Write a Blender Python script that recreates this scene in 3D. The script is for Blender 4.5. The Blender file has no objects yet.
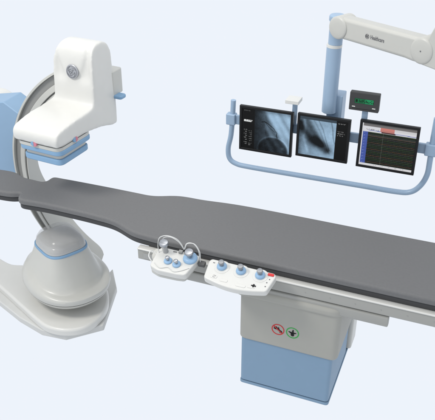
import bpy, bmesh, math, random
from mathutils import Vector, Matrix
random.seed(7)
PI = math.pi
sc = bpy.context.scene
C = sc.collection

# ------------------------------------------------------------------ camera numbers (used to measure the photo)
F, CX, CY = 710.0, 217.5, 210.0
PT, AZ = math.radians(30.2), math.radians(21.7)
CAM = Vector((0, 0, 4.1))
_fh = Vector((-math.sin(AZ), math.cos(AZ), 0))
_R = Vector((math.cos(AZ), math.sin(AZ), 0))
_F = _fh * math.cos(PT) + Vector((0, 0, -math.sin(PT)))
_U = _R.cross(_F)

def hit(x, y, ax, c):
    d = _F + _R * ((x - CX) / F) - _U * ((y - CY) / F)
    return CAM + d * ((c - CAM[ax]) / d[ax])

# ------------------------------------------------------------------ materials
def new_mat(name):
    m = bpy.data.materials.new(name); m.use_nodes = True
    nt = m.node_tree
    return m, nt, nt.nodes['Principled BSDF']

def mat(name, col, rough=0.5, spec=0.5, metal=0.0, var=0.012, scale=12, bump=0.0, bscale=400, coat=0.0):
    m, nt, b = new_mat(name)
    N, L = nt.nodes, nt.links
    tc = N.new('ShaderNodeTexCoord')
    no = N.new('ShaderNodeTexNoise'); no.inputs['Scale'].default_value = scale; no.inputs['Detail'].default_value = 5
    L.new(tc.outputs['Object'], no.inputs['Vector'])
    mr = N.new('ShaderNodeMapRange'); mr.inputs['To Min'].default_value = 1 - var; mr.inputs['To Max'].default_value = 1 + var
    mr.inputs['From Min'].default_value = .3; mr.inputs['From Max'].default_value = .7
    L.new(no.outputs['Fac'], mr.inputs['Value'])
    mx = N.new('ShaderNodeVectorMath'); mx.operation = 'SCALE'; mx.inputs[0].default_value = col
    L.new(mr.outputs['Result'], mx.inputs['Scale'])
    L.new(mx.outputs['Vector'], b.inputs['Base Color'])
    r2 = N.new('ShaderNodeMapRange'); r2.inputs['To Min'].default_value = rough * .9; r2.inputs['To Max'].default_value = min(1, rough * 1.12)
    L.new(no.outputs['Fac'], r2.inputs['Value']); L.new(r2.outputs['Result'], b.inputs['Roughness'])
    b.inputs['Specular IOR Level'].default_value = spec
    b.inputs['Metallic'].default_value = metal
    b.inputs['Coat Weight'].default_value = coat
    if bump:
        n2 = N.new('ShaderNodeTexNoise'); n2.inputs['Scale'].default_value = bscale; n2.inputs['Detail'].default_value = 3
        L.new(tc.outputs['Object'], n2.inputs['Vector'])
        bp = N.new('ShaderNodeBump'); bp.inputs['Strength'].default_value = bump; bp.inputs['Distance'].default_value = .002
        L.new(n2.outputs['Fac'], bp.inputs['Height']); L.new(bp.outputs['Normal'], b.inputs['Normal'])
    return m

M = {}
M['white'] = mat('white_enamel', (.61, .604, .572), .34, .45, coat=.12)
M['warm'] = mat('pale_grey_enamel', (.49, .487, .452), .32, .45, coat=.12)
M['railgrey'] = mat('rail_grey_enamel', (.33, .328, .305), .4, .4)
M['armgrey'] = mat('arm_grey_enamel', (.46, .457, .425), .34, .4, bump=.05)
M['capgrey'] = mat('cap_grey', (.40, .40, .39), .2, .5, coat=.3)
M['grey'] = mat('mid_grey_enamel', (.34, .34, .325), .42, .4, bump=.05)
M['ringgrey'] = mat('c_ring_track_grey', (.25, .25, .24), .45, .4)
M['ringpale'] = mat('c_ring_rail_grey', (.50, .498, .465), .36, .4)
M['blue'] = mat('powder_blue_paint', (.23, .35, .49), .42, .4, bump=.05)
M['blue2'] = mat('soft_blue_rubber', (.20, .34, .50), .5, .3)
M['steelblue'] = mat('steel_blue_paint', (.28, .385, .51), .35, .5)
M['pedblue'] = mat('pedestal_blue_paint', (.195, .295, .405), .5, .3, bump=.05)
M['pedgrey'] = mat('pedestal_grey_paint', (.345, .340, .308), .5, .3, bump=.05)
M['black'] = mat('black_plastic', (.007, .007, .0075), .4, .25)
M['tray'] = mat('black_carbon', (.040, .040, .041), .42, .4)
M['chrome'] = mat('brushed_metal', (.42, .43, .45), .28, .5, metal=.85)
M['clear'] = mat('grey_acrylic_knob', (.22, .23, .245), .18, .6, coat=.5)
M['knobblue'] = mat('sky_blue_ring', (.28, .44, .62), .4, .4)
M['red'] = mat('red_button', (.62, .02, .02), .4, .4)
M['signred'] = mat('sign_red', (.50, .03, .03), .5, .3)
M['signgreen'] = mat('sign_green', (.03, .34, .06), .5, .3)
M['ink'] = mat('ink_black', (.012, .012, .012), .6, .2)
M['inkgrey'] = mat('ink_grey', (.15, .15, .155), .6, .2)
M['pink'] = mat('pink_marker', (.55, .19, .24), .4, .3)
M['cable'] = mat('white_cable', (.62, .62, .60), .45, .4)
M['display'] = mat('dark_grey_case', (.045, .045, .045), .5, .3)
M['plate'] = mat('floor_plate_grey', (.56, .56, .54), .6, .2)
M['seam'] = mat('dark_seam', (.09, .09, .088), .6, .2)
M['badge'] = mat('silver_badge', (.34, .35, .37), .35, .5, metal=.3)
M['badgeink'] = mat('badge_engraving', (.16, .165, .18), .5, .3)
M['foam'] = mat('grey_mattress', (.150, .150, .151), .6, .25, var=.045, scale=60, bump=.35, bscale=520)

# translucent smoked collimator cap
def glassy():
    m, nt, b = new_mat('frosted_clear_cap')
    b.inputs['Base Color'].default_value = (.60, .60, .59, 1)
    b.inputs['Roughness'].default_value = .16
    b.inputs['Transmission Weight'].default_value = 0.0
    b.inputs['Alpha'].default_value = .30
    N, L = nt.nodes, nt.links
    no = N.new('ShaderNodeTexNoise'); no.inputs['Scale'].default_value = 9
    mr = N.new('ShaderNodeMapRange'); mr.inputs['To Min'].default_value = .26; mr.inputs['To Max'].default_value = .4
    L.new(no.outputs['Fac'], mr.inputs['Value']); L.new(mr.outputs['Result'], b.inputs['Alpha'])
    return m
M['cap'] = glassy()

def screen_mat(name, strength=1.0):
    m, nt, b = new_mat(name)
    N, L = nt.nodes, nt.links
    a = N.new('ShaderNodeVertexColor'); a.layer_name = 'Col'
    b.inputs['Base Color'].default_value = (.004, .004, .004, 1)
    b.inputs['Roughness'].default_value = .3
    b.inputs['Specular IOR Level'].default_value = .12
    L.new(a.outputs['Color'], b.inputs['Emission Color'])
    b.inputs['Emission Strength'].default_value = strength
    return m
M['screen'] = screen_mat('lit_screen')

# ------------------------------------------------------------------ mesh helpers
def obj(name, bm, m, parent=None, bevel=0, seg=3, smooth=True, angle=40):
    me = bpy.data.meshes.new(name)
    bmesh.ops.recalc_face_normals(bm, faces=bm.faces)
    bm.to_mesh(me); bm.free()
    me.materials.append(M[m])
    o = bpy.data.objects.new(name, me); C.objects.link(o)
    if parent is not None:
        o.parent = parent
        o.location = -parent.location if parent.type == 'EMPTY' else Vector((0, 0, 0))
    if smooth:
        me.shade_smooth()
        me.set_sharp_from_angle(angle=math.radians(angle))
        for p in me.polygons:
            if len(p.vertices) > 80: p.use_smooth = False
    if bevel:
        b = o.modifiers.new('bevel', 'BEVEL'); b.width = bevel; b.segments = seg
        b.limit_method = 'ANGLE'; b.angle_limit = math.radians(35); b.harden_normals = True
        b.use_clamp_overlap = True
    return o

def thing(name, label, cat, loc, group=None):
    o = bpy.data.objects.new(name, None); C.objects.link(o)
    o.empty_display_size = .1
    o.location = loc; o['label'] = label; o['category'] = cat
    if group: o['group'] = group
    return o

def B(): return bmesh.new()

def box(bm, x0, x1, y0, y1, z0, z1, T=None):
    vs = [Vector((x, y, z)) for x in (x0, x1) for y in (y0, y1) for z in (z0, z1)]
    if T: vs = [T @ v for v in vs]
    v = [bm.verts.new(p) for p in vs]
    for f in ((0,1,3,2),(4,6,7,5),(0,4,5,1),(2,3,7,6),(0,2,6,4),(1,5,7,3)):
        bm.faces.new([v[i] for i in f])
    return bm

def prism(bm, pts, z0, z1, T=None):
    """pts: 2D outline; extruded from z0 to z1"""
    T = T or Matrix.Identity(4)
    a = [bm.verts.new(T @ Vector((p[0], p[1], z0))) for p in pts]
    b = [bm.verts.new(T @ Vector((p[0], p[1], z1))) for p in pts]
    n = len(pts)
    bm.faces.new(a[::-1]); bm.faces.new(b)
    for i in range(n):
        bm.faces.new((a[i], a[(i+1) % n], b[(i+1) % n], b[i]))
    return bm

def fillet(pts, radii, n=6):
    out = []
    k = len(pts)
    for i, p in enumerate(pts):
        r = radii[i] if hasattr(radii, '__len__') else radii
        p = Vector(p[:2]); a = Vector(pts[i-1][:2]); b = Vector(pts[(i+1) % k][:2])
        if r <= 0: out.append(p); continue
        da, db = (a-p), (b-p)
        r2 = min(r, da.length*.45, db.length*.45)
        A = p + da.normalized()*r2; Bq = p + db.normalized()*r2
        for j in range(n+1):
            t = j/n
            out.append(A*(1-t)**2 + p*2*t*(1-t) + Bq*t*t)
    return out

def smooth_path(pts, n=6, closed=False):
    P = [Vector(p) for p in pts]; out = []
    k = len(P); rng = k if closed else k-1
    for i in range(rng):
        g = (lambda j: P[j % k]) if closed else (lambda j: P[max(0, min(k-1, j))])
        p0, p1, p2, p3 = g(i-1), g(i), g(i+1), g(i+2)
        for j in range(n):
            t = j/n
            out.append(.5*((2*p1)+(p2-p0)*t+(2*p0-5*p1+4*p2-p3)*t*t+(3*p1-p0-3*p2+p3)*t**3))
    if not closed: out.append(P[-1])
    return out

def rings(bm, R, cap=True):
    V = [[bm.verts.new(p) for p in r] for r in R]
    n = len(R[0])
    for a, b in zip(V, V[1:]):
        for i in range(n):
            bm.faces.new((a[i], a[(i+1) % n], b[(i+1) % n], b[i]))
    if cap:
        bm.faces.new(V[0][::-1]); bm.faces.new(V[-1])
    return bm

def tube(bm, pts, r, n=12, closed=False):
    P = [Vector(p) for p in pts]
    R = []; up = None
    for i, p in enumerate(P):
        d = (P[min(i+1, len(P)-1)] - P[max(i-1, 0)]).normalized()
        if up is None:
            up = Vector((0, 0, 1)) if abs(d.z) < .9 else Vector((1, 0, 0))
        s = d.cross(up).normalized(); up = s.cross(d).normalized()
        rr = r[i] if hasattr(r, '__len__') else r
        R.append([p + s*math.cos(2*PI*k/n)*rr + up*math.sin(2*PI*k/n)*rr for k in range(n)])
    return rings(bm, R)

def lathe(bm, prof, T=None, n=40):
    T = T or Matrix.Identity(4)
    return rings(bm, [[T @ Vector((r*math.cos(2*PI*k/n), r*math.sin(2*PI*k/n), z)) for k in range(n)] for r, z in prof])

def superring(cx, cy, z, a, b, e, t, n=64):
    out = []
    ca, sa = math.cos(t), math.sin(t)
    for k in range(n):
        th = 2*PI*k/n
        c, s = math.cos(th), math.sin(th)
        u = a*math.copysign(abs(c)**(2/e), c); v = b*math.copysign(abs(s)**(2/e), s)
        out.append(Vector((cx+u*ca-v*sa, cy+u*sa+v*ca, z)))
    return out

def text_bm(txt, size, T, depth=.001, bold=False):
    cu = bpy.data.curves.new('t', 'FONT'); cu.body = txt; cu.size = size; cu.extrude = depth
    cu.align_x = 'CENTER'; cu.align_y = 'CENTER'
    if bold: cu.offset = size*.015
    o = bpy.data.objects.new('t', cu); C.objects.link(o)
    dg = bpy.context.evaluated_depsgraph_get()
    me = bpy.data.meshes.new_from_object(o.evaluated_get(dg))
    bm = B(); bm.from_mesh(me); bm.transform(T)
    bpy.data.objects.remove(o); bpy.data.meshes.remove(me)
    return bm

def frame(o, ex, ey, ez):
    m = Matrix((ex, ey, ez)).transposed().to_4x4()
    m.translation = Vector(o)
    return m

# ================================================================== PATIENT TABLE
TZ = 1.2
tab = thing('patient_table', 'long grey padded examination table with a narrow head end on a grey and blue pedestal', 'examination table', (-1.05, 4.4, 0))
def hz(x, y, z=TZ):
    p = hit(x, y, 2, z); return Vector((p.x, p.y))
near = [(-3.95, 4.245), (-3.62, 4.25)]
near += [tuple(hz(*p)) for p in ((20.5, 192.0), (19, 194.2), (17.6, 196.3), (18.6, 198.4), (22, 199.6))]
near += [(-3.2, 4.203), (-2.86, 4.198)]
near += [tuple(hz(*p)) for p in ((97, 215.6), (108, 218.6), (116, 221.8), (122.5, 225.6), (129, 229.6), (136, 232.6), (146, 235.4))]
near += [(-2.0, 4.06), (-1.2, 4.06), (0.36, 4.06), (.50, 4.12), (.58, 4.26)]
far = [(.58, 4.59), (.50, 4.73), (.36, 4.79), (-.6, 4.79), (-1.6, 4.79)]
far += [tuple(hz(*p)) for p in ((205, 199.3), (190, 196.6), (180, 195.2), (170, 194.9), (160, 195.2), (150, 194.6), (138, 192.2))]
far += [(-2.86, 4.66), (-3.2, 4.655)]
far += [tuple(hz(*p)) for p in ((62, 177.6), (56, 176.4), (52, 176.6), (49, 178.6), (46.5, 180.6), (42, 181), (34, 179), (24, 176.5))]
far += [(-3.8, 4.60), (-4.05, 4.56), (-4.12, 4.42), (-4.08, 4.3)]
outline = [Vector((p.x, p.y)) for p in smooth_path([Vector((p[0], p[1], 0)) for p in near+far], 5, closed=True)]
def resample(o, step, it):
    n = len(o); L = [0]
    for i in range(n): L.append(L[-1]+(o[(i+1) % n]-o[i]).length)
    k = int(L[-1]/step); out = []; j = 0
    for i in range(k):
        t = L[-1]*i/k
        while L[j+1] < t: j += 1
        f = (t-L[j])/max(1e-9, L[j+1]-L[j]); out.append(o[j].lerp(o[(j+1) % n], f))
    for _ in range(it):
        out = [out[i]*.5+(out[i-1]+out[(i+1) % k])*.25 for i in range(k)]
    return out
outline = resample(outline, .018, 3)
def inset(o, d):
    n = len(o); out = []
    A = sum(o[i].x*o[(i+1) % n].y - o[(i+1) % n].x*o[i].y for i in range(n))
    s = 1 if A > 0 else -1
    for i in range(n):
        t = (o[(i+1) % n]-o[i-1]).normalized()
        out.append(o[i] + Vector((-t.y, t.x))*d*s)
    return out
def padded(bm, o, z0, z1, r, k=6, rb=None):
    """soft slab: rounded lower and upper edges; also returns exact normals"""
    rb = r if rb is None else rb
    R = []; NN = []; n = len(o)
    A = sum(o[i].x*o[(i+1) % n].y - o[(i+1) % n].x*o[i].y for i in range(n)); sg = -1 if A > 0 else 1
    out = []
    for i in range(n):
        t = (o[(i+1) % n]-o[i-1]).normalized(); out.append(Vector((-t.y, t.x, 0))*sg)
    for j in range(k+1):
        a = PI/2*j/k
        q = inset(o, rb*(1-math.sin(a))); R.append([Vector((p.x, p.y, z0+rb*(1-math.cos(a)))) for p in q])
        NN += [v*math.sin(a)-Vector((0, 0, math.cos(a))) for v in out]
    for j in range(k+1):
        a = PI/2*j/k
        q = inset(o, r*(1-math.cos(a))); R.append([Vector((p.x, p.y, z1-r+r*math.sin(a))) for p in q])
        NN += [v*math.cos(a)+Vector((0, 0, math.sin(a))) for v in out]
    rings(bm, R, cap=False)
    from mathutils.geometry import delaunay_2d_cdt
    bm.verts.ensure_lookup_table()
    for base in (0, len(NN)-n):
        vs = [bm.verts[base+i] for i in range(n)]
        r_ = delaunay_2d_cdt([v.co.xy for v in vs], [(i, (i+1) % n) for i in range(n)], [], 1, 1e-7)
        for f in r_[2]:
            ids = [r_[3][k][0] for k in f if r_[3][k]]
            if len(set(ids)) == 3:
                a_, b_, c_ = (vs[k].co for k in ids)
                if abs((b_-a_).cross(c_-a_).z) > 1e-7:
                    try: bm.faces.new([vs[k] for k in ids])
                    except ValueError: pass
    global PAD_N
    PAD_N = [tuple(v.normalized()) for v in NN]
    return bm
def fixn(o):
    if len(o.data.vertices) == len(PAD_N): o.data.normals_split_custom_set_from_vertices(PAD_N)
    return o
fixn(obj('mattress', padded(B(), outline, 1.146, TZ, .022, rb=.012), 'foam', tab, angle=180))
fixn(obj('table_top', padded(B(), inset(outline, .010), 1.098, 1.1445, .010, rb=.012), 'tray', tab, angle=180))
# wide centre body under the top
bm = B(); box(bm, -2.20, .42, 4.078, 4.76, 1.03, 1.099)
obj('under_frame', bm, 'tray', tab, .01)

# side rails: pale channel profile, lower rail
def rail_profile(x0, x1, prof, m, name, parent, bevel=.004):
    bm = B()
    rings(bm, [[Vector((x, y, z)) for y, z in prof] for x in (x0, x1)])
    return obj(name, bm, m, parent, bevel, 2, angle=30)
sr = rail_profile(-2.27, .40, [(4.085, 1.081), (4.036, 1.081), (4.034, 1.076), (4.034, .998), (4.044, .988), (4.085, .988)], 'railgrey', 'side_rail', tab)
rail_profile(-2.27, .40, [(4.085, 1.096), (4.032, 1.096), (4.026, 1.092), (4.026, 1.083), (4.085, 1.083)], 'white', 'rail_cap', sr, .003)
for x in (-.93, -.75, -.57, -.39, -.21, -.03):
    obj('rail_screw', lathe(B(), [(.004, 0), (.004, .0015)], frame((x, 4.0335, 1.035), (1, 0, 0), (0, 0, 1), (0, -1, 0)), 12), 'grey', sr)
bm = B(); box(bm, -2.22, -2.05, 4.028, 4.0335, 1.01, 1.06); obj('rail_slot', bm, 'grey', sr)
rail_profile(-2.05, -.33, [(4.10, .984), (4.045, .984), (4.032, .974), (4.032, .915), (4.045, .89), (4.10, .878)], 'railgrey', 'lower_rail', tab, .012)
rail_profile(-2.05, .38, [(4.30, 1.028), (4.09, 1.028), (4.088, 1.02), (4.088, .96), (4.09, .95), (4.30, .95)], 'grey', 'runner', tab, .004)
rail_profile(-2.27, .40, [(4.80, 1.10), (4.74, 1.10), (4.74, .98), (4.80, .98)], 'railgrey', 'side_rail', tab)

# pedestal
def rrect(x0, x1, y0, y1, r, n=6): return fillet([(x0, y0), (x1, y0), (x1, y1), (x0, y1)], r, n)
bm = B(); prism(bm, rrect(-1.43, -.655, 4.03, 4.74, .06), .465, .90)
cover = obj('pedestal_cover', bm, 'pedgrey', tab, .02, 4)
bm = B(); prism(bm, rrect(-1.50, -.625, 4.012, 4.78, .12), .872, .955)
obj('pedestal_collar', bm, 'pedgrey', tab, .035, 5)
bm = B(); prism(bm, rrect(-1.415, -.69, 4.045, 4.70, .035), .03, .465)
obj('pedestal_base', bm, 'pedblue', tab, .006)
bm = B(); prism(bm, rrect(-1.417, -.685, 4.040, 4.92, .03), .0, .024)
obj('base_skirt', bm, 'pedblue', tab, .004)
bm = B(); prism(bm, rrect(-1.38, -.66, 4.72, 4.93, .03), .03, .87)
obj('rear_column', bm, 'warm', tab, .01)

# two round pictogram signs on the pedestal cover
def disc_ring(bm, T, r0, r1, d=.0015, n=48):
    rr = [(r0, 0), (r1, 0), (r1, d), (r0, d)]
    V = [[bm.verts.new(T @ Vector((r*math.cos(2*PI*k/n), r*math.sin(2*PI*k/n), z))) for k in range(n)] for r, z in rr]
    for j in range(4):
        a, b = V[j], V[(j+1) % 4]
        for k in range(n): bm.faces.new((a[k], a[(k+1) % n], b[(k+1) % n], b[k]))
    return bm
def blob(bm, T, pts, z0=.0, z1=.0012):
    prism(bm, pts, z0, z1, T)
def circ(cx, cy, r, n=14): return [(cx+r*math.cos(2*PI*k/n), cy+r*math.sin(2*PI*k/n)) for k in range(n)]
Fr = lambda x, z, y=4.0298: frame((x, y, z), (1, 0, 0), (0, 0, 1), (0, -1, 0))
s1p = hit(278, 329.5, 1, 4.03); s2p = hit(292.5, 333, 1, 4.03)
T = Fr(s1p.x, s1p.z)
s1 = obj('prohibition_sign', disc_ring(B(), T, .0425, .050), 'signred', cover)
s1['label'] = 'red barred round sign'
bm = B(); prism(bm, [(-.036, .025), (-.031, .032), (.036, -.025), (.031, -.032)], .0012, .0022, T)
obj('bar', bm, 'signred', s1)
bm = B()
for r in (circ(.022, -.016, .012), [(-.034, .016), (-.012, .026), (.004, .008), (.022, -.004), (.014, -.018), (-.004, -.006), (-.02, .004)],
          [(-.036, .004), (-.03, .010), (-.012, .004), (-.018, -.004)], [(.0, .022), (.006, .024), (.012, .004), (.004, .002)]):
    blob(bm, T, r, 0, .001)
obj('pictogram', bm, 'ink', s1)
T = Fr(s2p.x, s2p.z)
s2 = obj('permission_sign', disc_ring(B(), T, .0425, .050), 'signgreen', cover)
s2['label'] = 'green round sign'
bm = B()
for r in (circ(.0, -.018, .014), [(-.032, .004), (-.03, .010), (-.006, .006), (.0, .030), (.008, .030), (.010, .006), (.028, .006), (.03, .0), (.012, -.008), (-.012, -.010)],):
    blob(bm, T, r, 0, .001)
obj('pictogram', bm, 'ink', s2)

# ================================================================== CONTROL BOXES on the rail
def ctrl_frame(x, y, z, tilt):
    # local x along rail, local y towards the table (up the slope), z normal of the panel
    t = math.radians(tilt)
    return frame((x, y, z), (1, 0, 0), (0, math.cos(t), math.sin(t)), (0, -math.sin(t), math.cos(t)))

def knob(parent, T, r, ring_r, h, mring='knobblue', mstem='clear'):
    bm = lathe(B(), [(ring_r*.98, 0), (ring_r, .006), (ring_r*.9, .018), (ring_r*.62, .024), (ring_r*.5, .024)], T, 32)
    k = obj('knob_ring', bm, mring, parent, angle=50)
    bm = lathe(B(), [(r*.75, .02), (r*.75, h*.45), (r*.72, h*.6), (r, h*.68), (r*1.05, h*.9), (r*.92, h), (r*.5, h*1.01)], T, 28)
    obj('knob_stem', bm, mstem, k, angle=50)
    return k

# --- right box
cb = thing('control_box', 'wide white control panel with three blue ringed knobs and red button on table rail', 'control panel', (-1.38, 3.95, 1.0))
T0 = ctrl_frame(-1.385, 3.88, 1.170, 17)
def front_curve(w, d0, bulge, n=12):
    return [(-w/2 + w*i/n, -d0 - bulge*math.sin(PI*i/n)) for i in range(n+1)]
pts = fillet([(p[0], p[1]) for p in front_curve(.47, .085, .04)] + [(.262, .06), (.245, .085), (-.235, .092), (-.25, .07)], .02, 3)
bm = B(); prism(bm, pts, -.055, 0, T0)
body = obj('panel_body', bm, 'white', cb, .010, 4)
pts2 = [(p[0]*.9, p[1]*.8+.005) for p in pts]
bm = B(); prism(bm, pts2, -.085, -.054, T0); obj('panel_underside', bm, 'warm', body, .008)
for i, x in enumerate((-.138, .008, .152)):
    Tk = T0 @ Matrix.Translation((x, .036, 0))
    bm = lathe(B(), [(.058, -.002), (.057, .002), (.050, .0035), (.04, .0035)], Tk, 40); obj('knob_seat', bm, 'white', cb, angle=50)
    knob(cb, Tk @ Matrix.Translation((0, 0, .003)), .021, .037, .060)
bm = B(); prism(bm, fillet([(.200, .052), (.245, .052), (.245, .074), (.200, .074)], .004, 3), -.001, .006, T0); obj('red_button', bm, 'red', cb, .002)
bm = B()
for x, y, w in ((-.165, -.062, .05), (-.085, -.075, .06), (.045, -.085, .075), (.12, -.075, .055)):
    obj('touch_pad', prism(B(), fillet([(x-w/2, y-.012), (x+w/2, y-.012), (x+w/2, y+.012), (x-w/2, y+.012)], .012, 5), -.001, .003, T0), 'white', cb, .0015)
bm = B()
Tp = T0 @ Matrix.Translation((.135, -.063, .003))
prism(bm, [(-.017, -.005), (.017, -.005), (.017, .005), (-.017, .005)], 0, .0012, Tp)
prism(bm, [(-.005, -.014), (.005, -.014), (.005, .014), (-.005, .014)], 0, .0016, Tp)
prism(bm, circ(0, 0, .009), 0, .002, Tp)
obj('cross_symbol', bm, 'ink', cb)
bm = B()
for a0 in (.4, .4+PI):
    pth = [(-.162+.012*math.cos(a0+a), -.058+.008*math.sin(a0+a), .0028) for a in [i*.25 for i in range(9)]]
    tube(bm, [T0 @ Vector(p) for p in pth], .0018, 6)
obj('loop_symbol', bm, 'inkgrey', cb)
bm = B()
for x, y in ((.215, -.01), (.215, -.045), (.225, .022)):
    obj('indicator_dot', prism(B(), circ(x, y, .005), 0, .001, T0), 'inkgrey', cb)
obj('indicator_mark', prism(B(), [(-.215, .055), (-.200, .055), (-.200, .062), (-.215, .062)], 0, .001, T0), 'inkgrey', cb)

# --- left box
cc = thing('control_box', 'smaller white joystick box with steel levers and looping wire guards on the table rail', 'control panel', (-1.88, 3.95, 1.0))
T1 = ctrl_frame(-1.875, 3.88, 1.180, 17)
pts = fillet([(-.165, -.10), (-.09, -.128), (.06, -.125), (.125, -.115), (.165, .06), (.155, .085), (-.14, .09), (-.165, .06)], .02, 4)
bm = B(); prism(bm, pts, -.06, 0, T1)
body2 = obj('panel_body', bm, 'white', cc, .012, 4)
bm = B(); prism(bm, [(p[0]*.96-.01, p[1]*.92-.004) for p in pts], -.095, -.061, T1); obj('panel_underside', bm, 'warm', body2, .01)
# arm plate holding the box to the rail
bm = B(); prism(bm, fillet([(-.215, .02), (-.12, -.09), (-.08, .09), (-.215, .10)], .03, 4), -.085, -.045, T1); obj('mount_bracket', bm, 'warm', cc, .01)
bm = B(); box(bm, .165, .215, .02, .06, -.05, -.02, T1); obj('rail_clamp', bm, 'seam', cc, .004)
def lever(x, y, r, h, ring=0):
    Tk = T1 @ Matrix.Translation((x, y, 0))
    if ring:
        bm = lathe(B(), [(ring*.97, -.001), (ring, .008), (ring*.93, .02), (ring*.6, .028), (ring*.45, .028)], Tk, 36); obj('knob_ring', bm, 'knobblue', cc, angle=50)
    bm = lathe(B(), [(r*.82, 0), (r*.8, h*.55), (r*.95, h*.66), (r*1.35, h*.76), (r*1.42, h*.9), (r*1.2, h), (r*.7, h*1.02)], Tk, 30)
    return obj('lever', bm, 'chrome', cc, angle=50)
lever(-.10, .052, .026, .105)
lever(.105, .035, .024, .085, .054)
for x, y in ((-.045, -.030), (.028, -.042)):
    Tk = T1 @ Matrix.Translation((x, y, 0))
    bm = lathe(B(), [(.030, -.001), (.032, .006), (.029, .013), (.02, .018), (.015, .018)], Tk, 32); kr = obj('knob_ring', bm, 'knobblue', cc, angle=50)
    bm = lathe(B(), [(.010, .015), (.009, .03), (.016, .034), (.017, .044), (.013, .05), (.006, .051)], Tk, 24); obj('knob_stem', bm, 'chrome', kr, angle=50)
bm = B(); box(bm, .0, .03, .058, .085, 0, .02, T1); obj('key_switch', bm, 'ringgrey', cc, .003)
for a_, b_ in ((-.045, -.015), (.04, .075)): obj('slide_switch', box(B(), a_, b_, .062, .073, 0, .004, T1), 'ringgrey', cc, .001)
# wire guards looping over the levers
def loop3(pts, r, name='wire_guard'):
    bm = tube(B(), smooth_path([T1 @ Vector(p) for p in pts], 8), r, 8)
    obj(name, bm, 'cable', cc, angle=70)
loop3([(-.145, .03, .0), (-.150, .045, .06), (-.130, .06, .135), (-.07, .07, .165), (.0, .075, .145), (.035, .075, .09), (.045, .072, .045)], .0032)
loop3([(-.125, .075, .03), (-.12, .09, .10), (-.06, .095, .125), (.0, .09, .10), (.032, .08, .06), (.045, .072, .045)], .0028)
loop3([(.045, .072, .045), (.065, .06, .08), (.085, .07, .125), (.14, .075, .13), (.178, .06, .08), (.180, .05, .02), (.176, .04, -.03)], .0032)
loop3([(.045, .072, .045), (.07, .09, .10), (.12, .095, .105), (.158, .08, .06), (.168, .06, .01)], .0028)
loop3([(-.155, .01, -.02), (-.19, .03, -.0), (-.205, .01, .015), (-.20, -.03, .01), (-.17, -.055, -.01), (-.15, -.06, -.03)], .0045, 'cable')
loop3([(-.14, -.07, .002), (-.08, -.105, .004), (-.02, -.085, .006), (.03, -.11, .004), (.08, -.09, .004), (.13, -.05, .004)], .0022, 'cable')

# ================================================================== C-ARM GANTRY
gan = thing('c_arm_gantry', 'white imaging gantry with a C shaped ring, bulbous floor housing and blue edged detector head', 'medical scanner', (-3.2, 4.4, 0))
# C ring: circle in the plane Y = const, seen from its side
RY0, RY1 = 4.76, 5.05
cO, rO = Vector((-2.818, 1.17)), 1.098
cI, rI = Vector((-2.757, 1.112)), 1.015
def arc_pts(c, r, a0, a1, n): return [(c.x+r*math.cos(a0+(a1-a0)*i/n), c.y+r*math.sin(a0+(a1-a0)*i/n)) for i in range(n+1)]
A0, A1 = math.radians(119), math.radians(246)
def ydepth(a, y1):
    if y1 < 4.9: return y1
    g = math.degrees(a); k = max(0, min(1, (g-176)/36)); y = 4.93+.14*k*k*(3-2*k)
    e = max(0, (g-237)/9); y -= .16*(1-math.sqrt(max(0, 1-e*e)))
    return y-(RY1-y1)
def ring_part(name, f0, f1, y0, y1, m, parent, a0=A0, a1=A1, bevel=.004):
    n = 72; R = []
    for i in range(n+1):
        a = a0+(a1-a0)*i/n
        def P(f):
            c = cO.lerp(cI, f); r = rO+(rI-rO)*f
            return c.x+r*math.cos(a), c.y+r*math.sin(a)
        (xa, za), (xb, zb) = P(f0), P(f1)
        R.append([Vector((xa, y0, za)), Vector((xb, y0, zb)), Vector((xb, ydepth(a, y1), zb)), Vector((xa, ydepth(a, y1), za))])
    return obj(name, rings(B(), R), m, parent, bevel, 2, angle=30)
cring = ring_part('c_ring', .12, .92, RY0+.03, RY1-.03, 'ringgrey', gan)
ring_part('outer_rim', 0, .12, RY0, RY1, 'ringpale', cring)
ring_part('track_rail', .55, .85, RY0+.004, RY0+.029, 'ringpale', cring)
ring_part('inner_rim', .92, 1.0, RY0+.015, RY1, 'ringpale', cring)

# floor slab and floor plate
def at2(z, L): return [tuple(hz(x, y, z)) for x, y in L]
sl = at2(.13, [(41, 323.5), (52, 328.5), (66, 330.5), (82, 328.5), (96, 321), (106, 309), (109, 296), (106, 284)])
sl += [(-3.02, 4.72), (-3.25, 4.84), (-3.6, 4.78), (-3.9, 4.64)]
sl += at2(.13, [(0, 258)])
sl = sl + [(-5.35, 5.15), (-5.6, 5.05), (-5.6, 4.65)]
sl += at2(.13, [(-25, 268), (0, 287), (20, 305)])
so = [Vector((p.x, p.y)) for p in smooth_path([Vector((a, b, 0)) for a, b in sl], 5, closed=True)]
fixn(obj('floor_slab', padded(B(), resample(so, .03, 2), .066, .135, .025, rb=.006), 'white', gan, angle=180))
fp = at2(.02, [(0, 305), (20, 321), (42, 334), (66, 339), (104, 329), (117, 291), (113, 272)]) + [(-3.1, 4.7), (-3.9, 4.6), (-4.6, 4.5)]
bm = B(); prism(bm, fp, .0, .065); obj('floor_plate', bm, 'plate', gan, .012)

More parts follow.
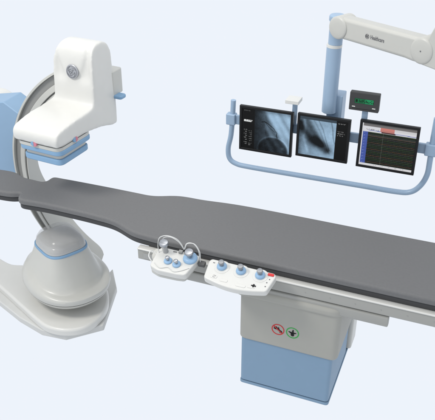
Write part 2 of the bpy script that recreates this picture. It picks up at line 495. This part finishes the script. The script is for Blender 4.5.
# bulbous tube housing
hx, hy, ht = -3.26, 4.42, math.radians(-30)
H = [(.134, .02, -.01, .16, .13, 2.2), (.18, .02, -.01, .27, .22, 2.2), (.215, .02, -.01, .36, .29, 2.2), (.245, .02, -.01, .405, .33, 2.2), (.27, .02, -.01, .428, .348, 2.2), (.288, .02, -.01, .436, .354, 2.2)]
H2 = [(.297, .02, -.01, .441, .358, 2.2), (.325, .02, -.01, .448, .366, 2.2, .0), (.355, .02, -.01, .444, .364, 2.2, .01), (.380, .018, -.01, .428, .352, 2.2, .03), (.398, .015, -.01, .402, .333, 2.2, .05), (.410, .012, -.008, .372, .315, 2.4, .062), (.418, .01, -.006, .346, .300, 2.6, .062),
 (.440, .008, 0, .318, .282, 3.0, .045), (.50, 0, 0, .280, .252, 3.3, .02), (.56, 0, 0, .250, .228, 3.6), (.62, 0, 0, .226, .207, 3.7), (.655, 0, 0, .216, .198, 3.8)]
def loft(L, t=ht, c=(hx, hy), n=96):
    out = []
    for q in L:
        r = superring(c[0]+q[1], c[1]+q[2], q[0], q[3], q[4], q[5], t, n)
        k = q[6] if len(q) > 6 else 0
        if k:
            for p in r: p.z += k*((p.x-c[0])*-.9+(p.y-c[1])*.35)/q[3]
        out.append(r)
    return rings(B(), out)
hs = obj('tube_housing', loft(H2), 'warm', gan, angle=50)
obj('housing_pan', loft(H), 'warm', gan, angle=50)
obj('housing_seam', loft([(.2885, .02, -.01, .4345, .3525, 2.2), (.2965, .02, -.01, .4345, .3525, 2.2)]), 'seam', hs)
obj('blue_band', loft([(.652, 0, 0, .217, .199, 3.4), (.656, 0, 0, .220, .202, 3.4), (.671, 0, 0, .218, .200, 3.4), (.675, 0, 0, .211, .193, 3.4)]), 'blue2', hs, angle=60)
capo = obj('inner_cap', loft([(.678, 0, 0, .208, .190, 3.4), (.70, 0, 0, .202, .184, 3.4), (.725, 0, 0, .192, .175, 3.4), (.738, 0, 0, .178, .162, 3.4), (.744, 0, 0, .15, .135, 3.2), (.746, 0, 0, .08, .07, 3)]), 'capgrey', hs, angle=60)
obj('clear_dome', loft([(.700, 0, 0, .204, .187, 3.4), (.735, 0, 0, .196, .18, 3.3), (.775, 0, .0, .175, .16, 3.0), (.80, 0, 0, .14, .128, 2.6), (.81, 0, 0, .09, .08, 2.2), (.813, 0, 0, .03, .028, 2)]), 'cap', hs, angle=60)

# swing arm holding the ring, left
AY = 4.785
edge = [(cO.x+(rO+.006)*math.cos(a), cO.y+(rO+.006)*math.sin(a)) for a in [math.radians(152.5+i*(187-152.5)/20) for i in range(21)]]
tl = hit(3, 102, 1, AY); tr = hit(17, 112, 1, AY)
arm2 = [(tl.x, tl.z), (edge[0][0]+.0, edge[0][1])] + edge[1:] + [(-4.0, 1.0), (-4.4, .92), (-4.9, .95), (-4.9, 1.55), (-4.5, 1.66)]
Tarm = frame((0, AY, 0), (1, 0, 0), (0, 0, 1), (0, -1, 0))
bm = B(); prism(bm, arm2, -.27, 0, Tarm)
sw = obj('swing_arm', bm, 'blue', gan, .010, 3)
hb = hit(15.5, 107, 1, 4.88)
bm = B(); box(bm, hb.x-.03, hb.x+.03, 4.86, 4.92, hb.z-.02, hb.z+.02); obj('arm_recess', bm, 'black', sw, .002)
bm = B(); prism(bm, fillet([(-4.9, 1.55), (-4.18, 1.60), (-4.12, 1.68), (-4.2, 1.72), (-4.9, 1.76)], .03, 4), -.40, -.26, Tarm)
obj('arm_top_cover', bm, 'white', gan, .02, 4)
bm = B(); prism(bm, rrect(-5.35, -4.72, 4.72, 5.08, .08), .07, 1.5)
obj('gantry_column', bm, 'white', gan, .03, 4)

# --- detector head
DT = math.radians(-5); DX, DY = -3.19, 4.45
ex, ey = Vector((math.cos(DT), math.sin(DT), 0)), Vector((-math.sin(DT), math.cos(DT), 0))
TD = frame((DX, DY, 0), ex, ey, (0, 0, 1))
prof = [(-.215, 1.728), (-.240, 1.745), (-.252, 1.785), (-.240, 1.825), (-.205, 1.852), (-.12, 1.868), (.0, 1.880), (.10, 1.886), (.19, 1.891), (.248, 1.905), (.272, 1.945),
        (.279, 2.02), (.284, 2.12), (.290, 2.22), (.300, 2.305), (.328, 2.365), (.38, 2.392), (.45, 2.395), (.515, 2.375), (.56, 2.32), (.575, 2.22), (.58, 2.05), (.585, 1.85), (.582, 1.70), (.55, 1.64), (.35, 1.69), (.1, 1.722)]
prof = [Vector((p.x, p.y)) for p in smooth_path([Vector((a, b, 0)) for a, b in prof], 4, closed=True)]
def wl(v, z):   # half widths left / right of the head at a profile point
    k = max(0, min(1, (v-.1)/.3)); s = k*k*(3-2*k)
    return .235 - .045*s*0, .215
bm = B()
R = []
sst = lambda x: max(0, min(1, x))**2*(3-2*max(0, min(1, x)))
for i in range(49):
    u = -.235+.45*i/48
    q = []
    for p in prof:
        k = sst((p.y-1.885)/.06)
        top = 1-.20*(max(0, p.y-2.10)/.30)**2.6
        fr_ = sst((-.06-p.x)/.20)
        ul = -.245+.045*k+.014*fr_; ur = .215-.006*k-.004*fr_
        uu = (ul+(ur-ul)*i/48-.17)*top+.17
        w = .045+.085*sst((p.y-2.04)/.28)
        dent = .022*sst((abs(uu+.0)-w)/.012)*sst((p.y-2.06)/.08)*sst((.41-p.x)/.06)*sst((min(i, 48-i)/48*.4-.012)/.05)
        q.append(TD @ Vector((uu, p.x+dent, p.y)))
    R.append(q)
head = obj('detector_cover', rings(bm, R), 'white', gan, angle=180)
rm = head.modifiers.new('remesh', 'REMESH'); rm.mode = 'VOXEL'; rm.voxel_size = .008; rm.use_smooth_shade = True
sm = head.modifiers.new('smooth', 'SMOOTH'); sm.factor = .5; sm.iterations = 44
def dbox(name, u0, u1, v0, v1, z0, z1, r, m, parent, bevel=.012):
    bm = B(); prism(bm, fillet([(u0, v0), (u1, v0), (u1, v1), (u0, v1)], r, 8), z0, z1, TD)
    return obj(name, bm, m, parent, bevel, 4)
dbox('detector_skirt', -.222, .205, -.225, .21, 1.685, 1.775, .07, 'warm', head)
dbox('seam_line', -.2235, .2065, -.2265, .21, 1.722, 1.727, .07, 'seam', head, .0)
dbox('blue_bumper', -.215, .210, -.222, .21, 1.648, 1.692, .07, 'blue2', head)
dbox('detector_neck', -.185, .175, -.185, .18, 1.60, 1.655, .05, 'warm', head)
dbox('detector_plate', -.195, .190, -.20, .19, 1.555, 1.607, .06, 'blue2', head)
# carriage behind the head
dbox('detector_carriage', -.05, .215, .54, .70, 1.895, 2.11, .03, 'warm', gan, .01)
dbox('rear_bumper', .13, .285, .55, .64, 1.872, 1.905, .03, 'blue2', gan, .012)
dbox('mount_block', -.12, .12, .36, .60, 1.72, 2.15, .04, 'warm', gan, .02)
# seam marks with blue and pink alignment dots
for (u, v, nx, ny) in ((-.03, -.236, 0, -1), (.210, -.02, 1, 0)):
    n = ex*nx+ey*ny; s = Vector((0, 0, 1)).cross(n)
    Tm = frame(TD @ Vector((u, v, 1.728)), s, Vector((0, 0, 1)), n)
    half = [(.0+.030*math.cos(a), .022*math.sin(a)) for a in [PI/2+PI*i/14 for i in range(15)]]
    bm = B(); prism(bm, half, -.01, .008, Tm); o = obj('alignment_dot', bm, 'blue2', head, .003)
    bm = B(); prism(bm, [(-p[0], p[1]) for p in half][::-1], -.01, .0078, Tm); obj('pink_half', bm, 'pink', o, .003)

# round silver emblem on the upright of the head
bp = hit(72.5, 71.5, 1, DY+.280)
lb = TD.inverted() @ bp
Te = frame(bp - ey*.012, ex, Vector((0, .13, .99)).normalized(), -ey)
Te = frame(TD @ Vector((lb.x, .280, bp.z)), ex, (Vector((0, 0, 1))*.99+ey*.1).normalized(), (-ey*.99+Vector((0, 0, 1))*.1).normalized())
bm = lathe(B(), [(.058, -.012), (.06, .004), (.056, .008), (.03, .009)], Te, 48)
em = obj('round_emblem', bm, 'badge', head, angle=50)
bm = B(); disc_ring(bm, Te @ Matrix.Translation((0, 0, .0085)), .046, .050, .0015)
for k in range(4):
    a = k*PI/2+.4
    pth = [Vector((math.cos(a+t*1.1)*(.044-.012*t), math.sin(a+t*1.1)*(.044-.012*t), .0092)) for t in [i/8 for i in range(9)]]
    tube(bm, [Te @ p for p in pth], .0022, 6)
obj('emblem_border', bm, 'badgeink', em)
def swirl(pts): return [Te @ Vector((x*.001, y*.001, .0095)) for x, y in pts]
bm = B()
tube(bm, smooth_path(swirl([(-4, 14), (-12, 20), (-23, 14), (-26, 0), (-20, -14), (-8, -12), (-4, 0), (-16, 2), (-24, -6)]), 5), .0024, 6)
tube(bm, smooth_path(swirl([(22, 12), (14, 19), (5, 12), (12, 3), (4, -2), (4, -14), (14, -18), (24, -10), (26, 0)]), 5), .0024, 6)
tube(bm, smooth_path(swirl([(-6, -16), (-12, -26), (0, -30), (8, -24)]), 5), .0018, 6)
obj('emblem_monogram', bm, 'badgeink', em)

# ================================================================== MONITOR SUSPENSION
susp = thing('monitor_suspension', 'ceiling arm with blue drop column and curved blue rail frame carrying the three screens', 'monitor boom', (-1.08, 5.15, 1.45))
YF = 5.09
pl = [(233.5, 100), (232.5, 118), (231, 135), (228.3, 148), (229.5, 158), (236, 163.5), (250, 167), (300, 175.5), (360, 185.5), (395, 191.5), (410, 192), (420, 186), (427, 175), (430, 160), (433, 140), (437, 118)]
pts = [hit(x, y, 1, YF) for x, y in pl]
xs0 = hit(232, 110, 1, YF).x; 
fr = obj('rail_frame', tube(B(), smooth_path(pts, 8), .0215, 16), 'steelblue', susp, angle=70)
zc = 1.815
def zz(x, y, Y): return hit(x, y, 1, Y).z
bm = B(); box(bm, hit(229, 124, 1, YF).x, hit(436, 150, 1, YF).x, YF-.012, YF+.012, 1.77, 1.85)
obj('cross_bar', bm, 'steelblue', fr, .004)
for x, w in ((hit(231.5, 124, 1, YF).x, .04), (hit(431.5, 148, 1, YF).x, .045)):
    bm = B(); box(bm, x-w, x+w, YF-.032, YF+.032, 1.762, 1.858); obj('clamp', bm, 'steelblue', fr, .01)
# drop column
YC = 5.17
pc = hit(328.5, 112, 1, YC); pt = hit(335, 42, 1, YC)
cxm = (pc.x+pt.x)/2
zr = hit(331, 47, 1, YC-.05).z
bm = B(); lathe(bm, [(.048, 0), (.057, .006), (.057, zr-pc.z-.002), (.053, zr-pc.z)], frame((cxm, YC, pc.z), (1, 0, 0), (0, 1, 0), (0, 0, 1)), 40)
col = obj('drop_column', bm, 'steelblue', susp, angle=40)
bm = B(); lathe(bm, [(.055, -.012), (.0585, -.010), (.0585, .010), (.055, .012)], frame((cxm, YC, zr), (1, 0, 0), (0, 1, 0), (0, 0, 1)), 40)
obj('column_collar', bm, 'white', col, angle=40)
bm = B(); box(bm, cxm-.02, cxm+.10, YC+.0, YC+.14, 1.80, 2.10); box(bm, cxm-.05, cxm+.05, YF, YC, 1.76, 1.87)
obj('column_bracket', bm, 'steelblue', col, .008)

# ceiling arm: horizontal box beam coming towards the viewer on the right
ZA = hit(337, 28, 1, YC-.12).z
a0 = hit(337, 28, 2, ZA); a1 = hit(420, 51.5, 2, ZA)
d = (a1-a0).normalized(); nrm = Vector((d.y, -d.x, 0)); L = (a1-a0).length
if nrm.y > 0: nrm = -nrm
Ta = frame(a0, d, (0, 0, 1), nrm)      # local x along arm, y up, z towards the viewer
h0, h1 = .078, .082
bm = B(); prism(bm, [(-.0, -h0), (L-.13, -h1), (L-.07, -h1-.006), (L, -h1-.006), (L, h1), (0, h0)], -.13, -.012, Ta)
ca = obj('ceiling_arm', bm, 'armgrey', susp, .028, 5)
for x, hh, m in ((0, h0+.004, 'warm'), (L, h1+.006, 'grey')):
    bm = lathe(B(), [(hh, -.14), (hh, -.004), (hh-.004, .001), (hh-.016, .005), (hh*.4, .007)], Ta @ Matrix.Translation((x, 0, -.0115 if x else -.004)), 48)
    e = obj('arm_joint', bm, 'armgrey', susp, angle=40)
    bm = lathe(B(), [(.006, -.006), (.005, -.003)], Ta @ Matrix.Translation((x, 0, 0)), 16)
    if x: obj('joint_screw', bm, 'inkgrey', e)
    else: bm.free()
# blue elbow fork at the column top
bm = lathe(B(), [(.053, zr+.01-ZA), (.053, .015), (.060, .025), (.060, .055), (.052, .066), (.02, .068)], frame((cxm+.005, YC, ZA), (1, 0, 0), (0, 1, 0), (0, 0, 1)), 36)
box(bm, cxm, cxm+.10, YC-.045, YC+.055, ZA+.0, ZA+.058)
obj('elbow_post', bm, 'steelblue', susp, .006, angle=35)
bm = B(); box(bm, cxm+.085, cxm+.13, YC-.03, YC+.05, ZA-.01, ZA+.052); obj('elbow_block', bm, 'display', susp, .008)
# ceiling bracket beyond the right joint
bm = B(); prism(bm, fillet([(L-.05, -h1-.005), (L+.30, -h1-.03), (L+.55, -.10), (L+.55, .75), (L+.12, .75), (L+.08, .2), (L+.02, .06)], .04, 4), -.16, -.016, Ta)
obj('ceiling_bracket', bm, 'armgrey', susp, .015, 3)
# lettering on the arm
lp = hit(383, 40.5, 2, ZA)
Tl = Ta @ Matrix.Translation((0, 0, -.0115))
xm = (Ta.inverted() @ lp)
# measure where the lettering sits on the beam face
def onarm(x, y):
    o = Ta.inverted() @ CAM; dd = Ta.inverted().to_3x3() @ (_F + _R*((x-CX)/F) - _U*((y-CY)/F))
    t = (-.0115-o.z)/dd.z; return o+dd*t
q0, q1, q2 = onarm(370, 37), onarm(377.2, 39.1), onarm(367.2, 36.3)
obj('lettering', text_bm('Healthcare', .040, Ta @ Matrix.Translation((q1.x, q1.y, -.0115)) @ Matrix.Diagonal((.68, 1, 1, 1)), bold=True), 'inkgrey', ca, smooth=False)
Tb = Ta @ Matrix.Translation((q2.x, q2.y, -.0115))
bm = disc_ring(B(), Tb, .0145, .017)
for pth in ([(-3, 11), (-10, 14), (-17, 6), (-15, -8), (-6, -10), (-4, 0), (-12, 0)], [(15, 8), (8, 13), (3, 7), (9, 1), (3, -4), (6, -12), (15, -8)]):
    tube(bm, smooth_path([Tb @ Vector((x*.00065, y*.00065, .001)) for x, y in pth], 4), .0022, 6)
obj('round_logo', bm, 'inkgrey', ca, smooth=False)

# ------------------------------------------------------------------ monitors
def fnoise(x, y, s):
    from mathutils import noise
    return noise.noise(Vector((x*s, y*s, s*.37)))
def segd(px, py, ax, ay, bx, by):
    dx, dy = bx-ax, by-ay; t = max(0, min(1, ((px-ax)*dx+(py-ay)*dy)/(dx*dx+dy*dy+1e-9)))
    return math.hypot(px-ax-dx*t, py-ay-dy*t)
def pathd(px, py, P): return min(segd(px, py, *P[i], *P[i+1]) for i in range(len(P)-1))
def bell(x, w): return math.exp(-(x/w)**2)
def tint(g):   # blue grey radiograph, g is display brightness 0..1
    g = max(0, min(1, g)); l = g**2.2
    return (l*.58, l*.86, l*1.15)
def textrow(x, y, x0, x1, y0, h, seed, dens=.6):
    if not (x0 <= x <= x1 and y0-h/2 <= y <= y0+h/2): return 0
    r = random.Random(int((x-x0)/.009)*131+int((y-y0+h/2)/(h/2.2))*17+seed*977)
    return 1 if r.random() < dens else 0
V1 = [(.42, .72), (.48, .735), (.54, .70), (.60, .65), (.665, .60), (.70, .54), (.735, .50), (.725, .42), (.745, .37)]
V2 = [(.48, .735), (.52, .68), (.56, .62), (.61, .57), (.66, .535), (.71, .50)]
def scr1(x, y):
    if x < .265:
        g = .06
        if textrow(x, y, .04, .17, .95, .022, 1): g = .42
        if textrow(x, y, .045, .225, .70, .045, 2, .75): g = .85
        for k, yy in enumerate((.47, .42, .37, .32, .27, .22, .15, .11)):
            if textrow(x, y, .05+.02*(k % 2), .11, yy, .02, 3+k, .5) or textrow(x, y, .15, .21, yy-.02, .018, 30+k, .35): g = .5
        l = g**2.2; return (l, l*1.02, l*1.02)
    u = (x-.265)/.735
    g = .22+.42*u*y+.16*u
    dg = (x-.45)*.78-(1-y)*.42                        # bright diagonal rib band
    g += .34*bell(dg-.10, .10)*(.5+.5*y)+.10*bell(dg-.28, .03)
    g += .07*math.sin(dg*42)*(u > .3)
    e = math.hypot((x-.66)/.30, (y-.04)/.32)          # dark dome at the bottom
    g *= 1-.48*max(0, min(1, (1.06-e)/.12))
    g += .07*bell(e-1.08, .05)
    g *= .62+.38*min(1, u*2.4)
    g *= 1-.25*bell(y-1, .07)
    g += .05*fnoise(x, y, 9)+.03*fnoise(x, y, 40)
    d = pathd(x, y, V1); g -= .30*bell(d, .0075)
    d = pathd(x, y, V2); g -= .16*bell(d, .006)
    g += .15*bell(math.hypot(x-.86, y-.12), .04)
    g = min(g, .82)
    return tint(g)
def scr2(x, y):
    if x > .765:
        g = .07
        for k, yy in enumerate((.93, .73, .68, .63)):
            if textrow(x, y, .80, .95-.03*(k % 2), yy, .02, 60+k, .45): g = .5
        l = g**2.2; return (l, l, l)
    if y > .93: return tint(.30)
    g = .74+.08*fnoise(x, y, 3)
    P = [(.02, .80), (.12, .62), (.22, .50), (.36, .40), (.52, .27), (.60, .2)]
    d = pathd(x, y, P)
    g -= .50*bell(d, .10)
    g -= .36*bell(pathd(x, y, [(.14, .95), (.25, .72), (.38, .52), (.48, .36)]), .075)
    g -= .25*bell(math.hypot((x-.30)/.2, (y-.36)/.14), .9)
    g -= .30*bell(x, .07)
    g += .10*bell(pathd(x, y, [(.10, .92), (.13, .7), (.10, .45), (.2, .1)]), .03)
    g -= .22*bell(pathd(x, y, [(.66, .95), (.70, .75), (.72, .55), (.76, .4)]), .012)
    g -= .16*bell(pathd(x, y, [(.40, .93), (.50, .72), (.58, .45), (.66, .2)]), .012)
    g -= .10*bell(pathd(x, y, [(.30, .93), (.44, .66), (.55, .40), (.66, .12)]), .02)
    g -= .12*(1-y)*bell(x-.25, .2)
    g += .05*fnoise(x, y, 14)+.03*fnoise(x, y, 45)
    return tint(min(.88, max(.10, g)))
def scr3(x, y):
    if y < .055 or (x < .02 and y > .0):
        g = .82
        if textrow(x, y, .25, .9, .028, .02, 90, .2): g = .5
        l = g**2.2; return (l, l, l*1.03)
    if y > .93: return (.10, .10, .10) if y > .975 else (.16, .15, .15)
    if y > .80:
        l = .82**2.2; c = (l, l, l*1.05)
        if .34 < x < .60 and y > .835: return (.56, .20, .17) if y > .875 else (.46, .18, .16)
        if .36 < x < .62 and .81 < y < .835: return (.05, .02, .02)
        if x > .60 and y > .88: return (l*.9, l*.9, l*.92)
        if textrow(x, y, .08, .33, .86, .03, 93, .35): return (.18, .16, .16)
        if abs(y-.845+.02*x) < .006 and x > .12: return (.10, .14, .40)
        return c
    if x < .115:
        g = (.055, .09, .34)
        if textrow(x, y, .03, .09, round(y*14)/14, .02, 94, .4): g = (.16, .22, .50)
        return g
    g = [.006, .009, .006]
    k = y*26; f = k-math.floor(k)
    r = random.Random(int(math.floor(k))*7+int(x*120))
    amp = .5+.10*math.sin(x*60+int(k))*(r.random() > .3)
    if abs(f-amp) < .17:
        c = ((.045, .085, .035), (.07, .075, .065), (.13, .07, .045), (.04, .06, .04))[int(math.floor(k)) % 4]
        g = [max(a, b*(.35+.4*r.random())) for a, b in zip(g, c)]
    if abs(x-.40) < .004: g = [a+.08 for a in g]
    if .70 < y < .745: g = [a+.02 for a in g]; 
    return tuple(g)

def screen_mesh(name, fn, w, h, T, parent, nx=220, ny=180):
    me = bpy.data.meshes.new(name)
    vs = []; cols = []
    for j in range(ny+1):
        for i in range(nx+1):
            vs.append(T @ Vector((-w/2+w*i/nx, -h/2+h*j/ny, 0)))
            cols.append(fn(i/nx, j/ny))
    fs = [(j*(nx+1)+i, j*(nx+1)+i+1, (j+1)*(nx+1)+i+1, (j+1)*(nx+1)+i) for j in range(ny) for i in range(nx)]
    me.from_pydata(vs, [], fs)
    ca_ = me.color_attributes.new('Col', 'FLOAT_COLOR', 'POINT')
    flat = []
    for c in cols: flat += [c[0], c[1], c[2], 1]
    ca_.data.foreach_set('color', flat)
    me.materials.append(M['screen'])
    o = bpy.data.objects.new(name, me); C.objects.link(o); o.parent = parent; o.location = -parent.location
    return o

def monitor(corners, fn, label, Y):
    """corners TL,TR,BL,BR in photo pixels"""
    P = [hit(x, y, 1, Y) for x, y in corners]
    x0 = (P[0].x+P[2].x)/2; x1 = (P[1].x+P[3].x)/2
    z1 = (P[0].z+P[1].z)/2; z0 = (P[2].z+P[3].z)/2
    w, h = x1-x0, z1-z0; cx, cz = (x0+x1)/2, (z0+z1)/2
    t = thing('monitor', label, 'monitor', (cx, Y, cz), 'screens hanging from the blue frame')
    b = .020
    Tm = frame((cx, Y, cz), (1, 0, 0), (0, 0, 1), (0, -1, 0))
    # bezel as a frame with an opening
    bm = B()
    o = [(-w/2, -h/2), (w/2, -h/2), (w/2, h/2), (-w/2, h/2)]; i_ = [(-w/2+b, -h/2+b), (w/2-b, -h/2+b), (w/2-b, h/2-b), (-w/2+b, h/2-b)]
    V = [[bm.verts.new(Tm @ Vector((p[0], p[1], z))) for p in q] for q, z in ((o, -.03), (o, 0), (i_, 0), (i_, -.008))]
    for a, c in zip(V, V[1:]):
        for k in range(4): bm.faces.new((a[k], a[(k+1) % 4], c[(k+1) % 4], c[k]))
    bm.faces.new(V[0][::-1]); bm.faces.new(V[-1])
    obj('bezel', bm, 'black', t, .003, 2)
    bm = B(); prism(bm, fillet([(-w/2+.03, -h/2+.03), (w/2-.03, -h/2+.03), (w/2-.03, h/2-.03), (-w/2+.03, h/2-.03)], .02, 4), -.055, -.0305, Tm)
    hs_ = obj('rear_housing', bm, 'display', t, .01)
    screen_mesh('screen', fn, w-2*b, h-2*b, Tm @ Matrix.Translation((0, 0, -.0065)), t)
    return t, cx, cz, w, h
m1 = monitor([(240.2, 105), (293.2, 113.3), (238.3, 149.3), (291, 157.3)], scr1, 'leftmost black monitor, a radiograph with thin dark vessel beside a left text column', 5.0)
m2 = monitor([(298, 112.3), (350, 121.3), (295, 155), (347.5, 164.6)], scr2, 'middle black monitor showing a pale blue radiograph with a dark text column at right', 5.0)
m3 = monitor([(360.8, 119.8), (420, 128.2), (355, 166.4), (414, 175.6)], scr3, 'rightmost black monitor showing rows of waveform traces, a red tab and blue side column', 5.0)

# little display on a post above the right monitor
P = [hit(x, y, 1, 5.03) for x, y in ((350, 91.7), (380, 95.2), (348.6, 109.7), (378.3, 113.3))]
x0, x1, z1, z0 = (P[0].x+P[2].x)/2, (P[1].x+P[3].x)/2, (P[0].z+P[1].z)/2, (P[2].z+P[3].z)/2
cx, cz, w, h = (x0+x1)/2, (z0+z1)/2, x1-x0, z1-z0
dd = thing('readout_display', 'small dark grey box with a green digital readout on a short blue post', 'display', (cx, 5.03, 1.9))
Td = frame((cx, 5.03, cz), (1, 0, 0), (0, 0, 1), (0, -1, 0))
bm = B(); prism(bm, [(-w/2, -h/2), (w/2, -h/2), (w/2, h/2), (-w/2, h/2)], -.05, 0, Td); case = obj('case', bm, 'display', dd, .006)
bm = B()
V = [(-w/2+.022, h/2-.028), (w/2-.022, h/2-.028)]
prism(bm, [(-w*.38, -.055), (w*.38, -.055), (w*.38, -.0525), (-w*.38, -.0525)], 0, .001, Td); obj('case_groove', bm, 'black', case)
def grn(x, y):
    if x < .02 or x > .98 or y < .06 or y > .94: return (.004, .05, .02)
    base = (.01, .13, .05) if x < .56 else (.015, .26, .10)
    if x < .16 and abs(x-.1) < .05 and abs(y-.5) < .3: return (.001, .01, .004)
    c = int(x*14); r = random.Random(c*31+int(y*5)*7)
    lx = x*14-c
    if .15 < lx < .85 and .2 < y < .8 and r.random() < .55: return (.002, .03, .012) if x > .2 else base
    return base
screen_mesh('green_readout', grn, w*.64, h*.26, Td @ Matrix.Translation((0, .008, .0015)), dd, 80, 16)
bm = B()
for sx in (-1, 1): obj('status_tab', prism(B(), [(sx*w*.34-.012, -.043), (sx*w*.34+.012, -.043), (sx*w*.34+.012, -.036), (sx*w*.34-.012, -.036)], 0, .002, Td), 'white', case)
bm = B(); pz = hit(365, 114, 1, 5.06)
box(bm, pz.x-.025, pz.x+.02, 5.065, 5.078, 1.85, cz-h*.2); obj('post', bm, 'steelblue', dd, .003)

# white sensor box on a post between left and middle monitors
pw = hit(291.5, 100.5, 1, 5.03)
sb = thing('sensor_box', 'small white box on a blue post between the left and middle monitors', 'sensor', (pw.x, 5.03, 1.9))
q0, q1 = hit(285, 102, 1, 4.98), hit(298.5, 104.5, 1, 4.98)
bm = B(); box(bm, q0.x, q1.x, 4.98, 5.09, q0.z-.012, q0.z+.018); cs = obj('case', bm, 'white', sb, .004)
bm = B(); box(bm, pw.x+.0, pw.x+.04, 5.065, 5.078, 1.85, q0.z-.013); obj('post', bm, 'steelblue', sb, .003)

# ================================================================== camera, light, world
cam = bpy.data.cameras.new('camera'); co = bpy.data.objects.new('camera', cam); C.objects.link(co)
co.location = CAM; co.rotation_euler = (PI/2-PT, 0, AZ)
cam.sensor_width = 36; cam.lens = 36*F/435; cam.clip_end = 200
sc.camera = co
w = bpy.data.worlds.new('World'); sc.world = w; w.use_nodes = True
bg = w.node_tree.nodes['Background']; bg.inputs['Color'].default_value = (.851, .896, .965, 1); bg.inputs['Strength'].default_value = 1.0

def area(name, loc, target, size, power, col=(1, .97, .92)):
    l = bpy.data.lights.new(name, 'AREA'); l.shape = 'RECTANGLE'; l.size = size[0]; l.size_y = size[1]; l.energy = power; l.color = col
    o = bpy.data.objects.new(name, l); C.objects.link(o); o.location = loc
    o.rotation_euler = (Vector(target)-Vector(loc)).to_track_quat('-Z', 'Y').to_euler()
    return o
area('softbox_key', (-5.0, 1.2, 6.2), (-2.6, 4.5, 1.2), (1.5, 1.5), 215)
area('softbox_top', (-1.5, 4.6, 6.5), (-1.5, 4.6, 0), (4.5, 2.5), 90)

sc.view_settings.view_transform = 'Standard'; sc.view_settings.look = 'None'
sc.view_settings.exposure = 0; sc.view_settings.gamma = 1
sc.render.resolution_x = 1024; sc.render.resolution_y = 989
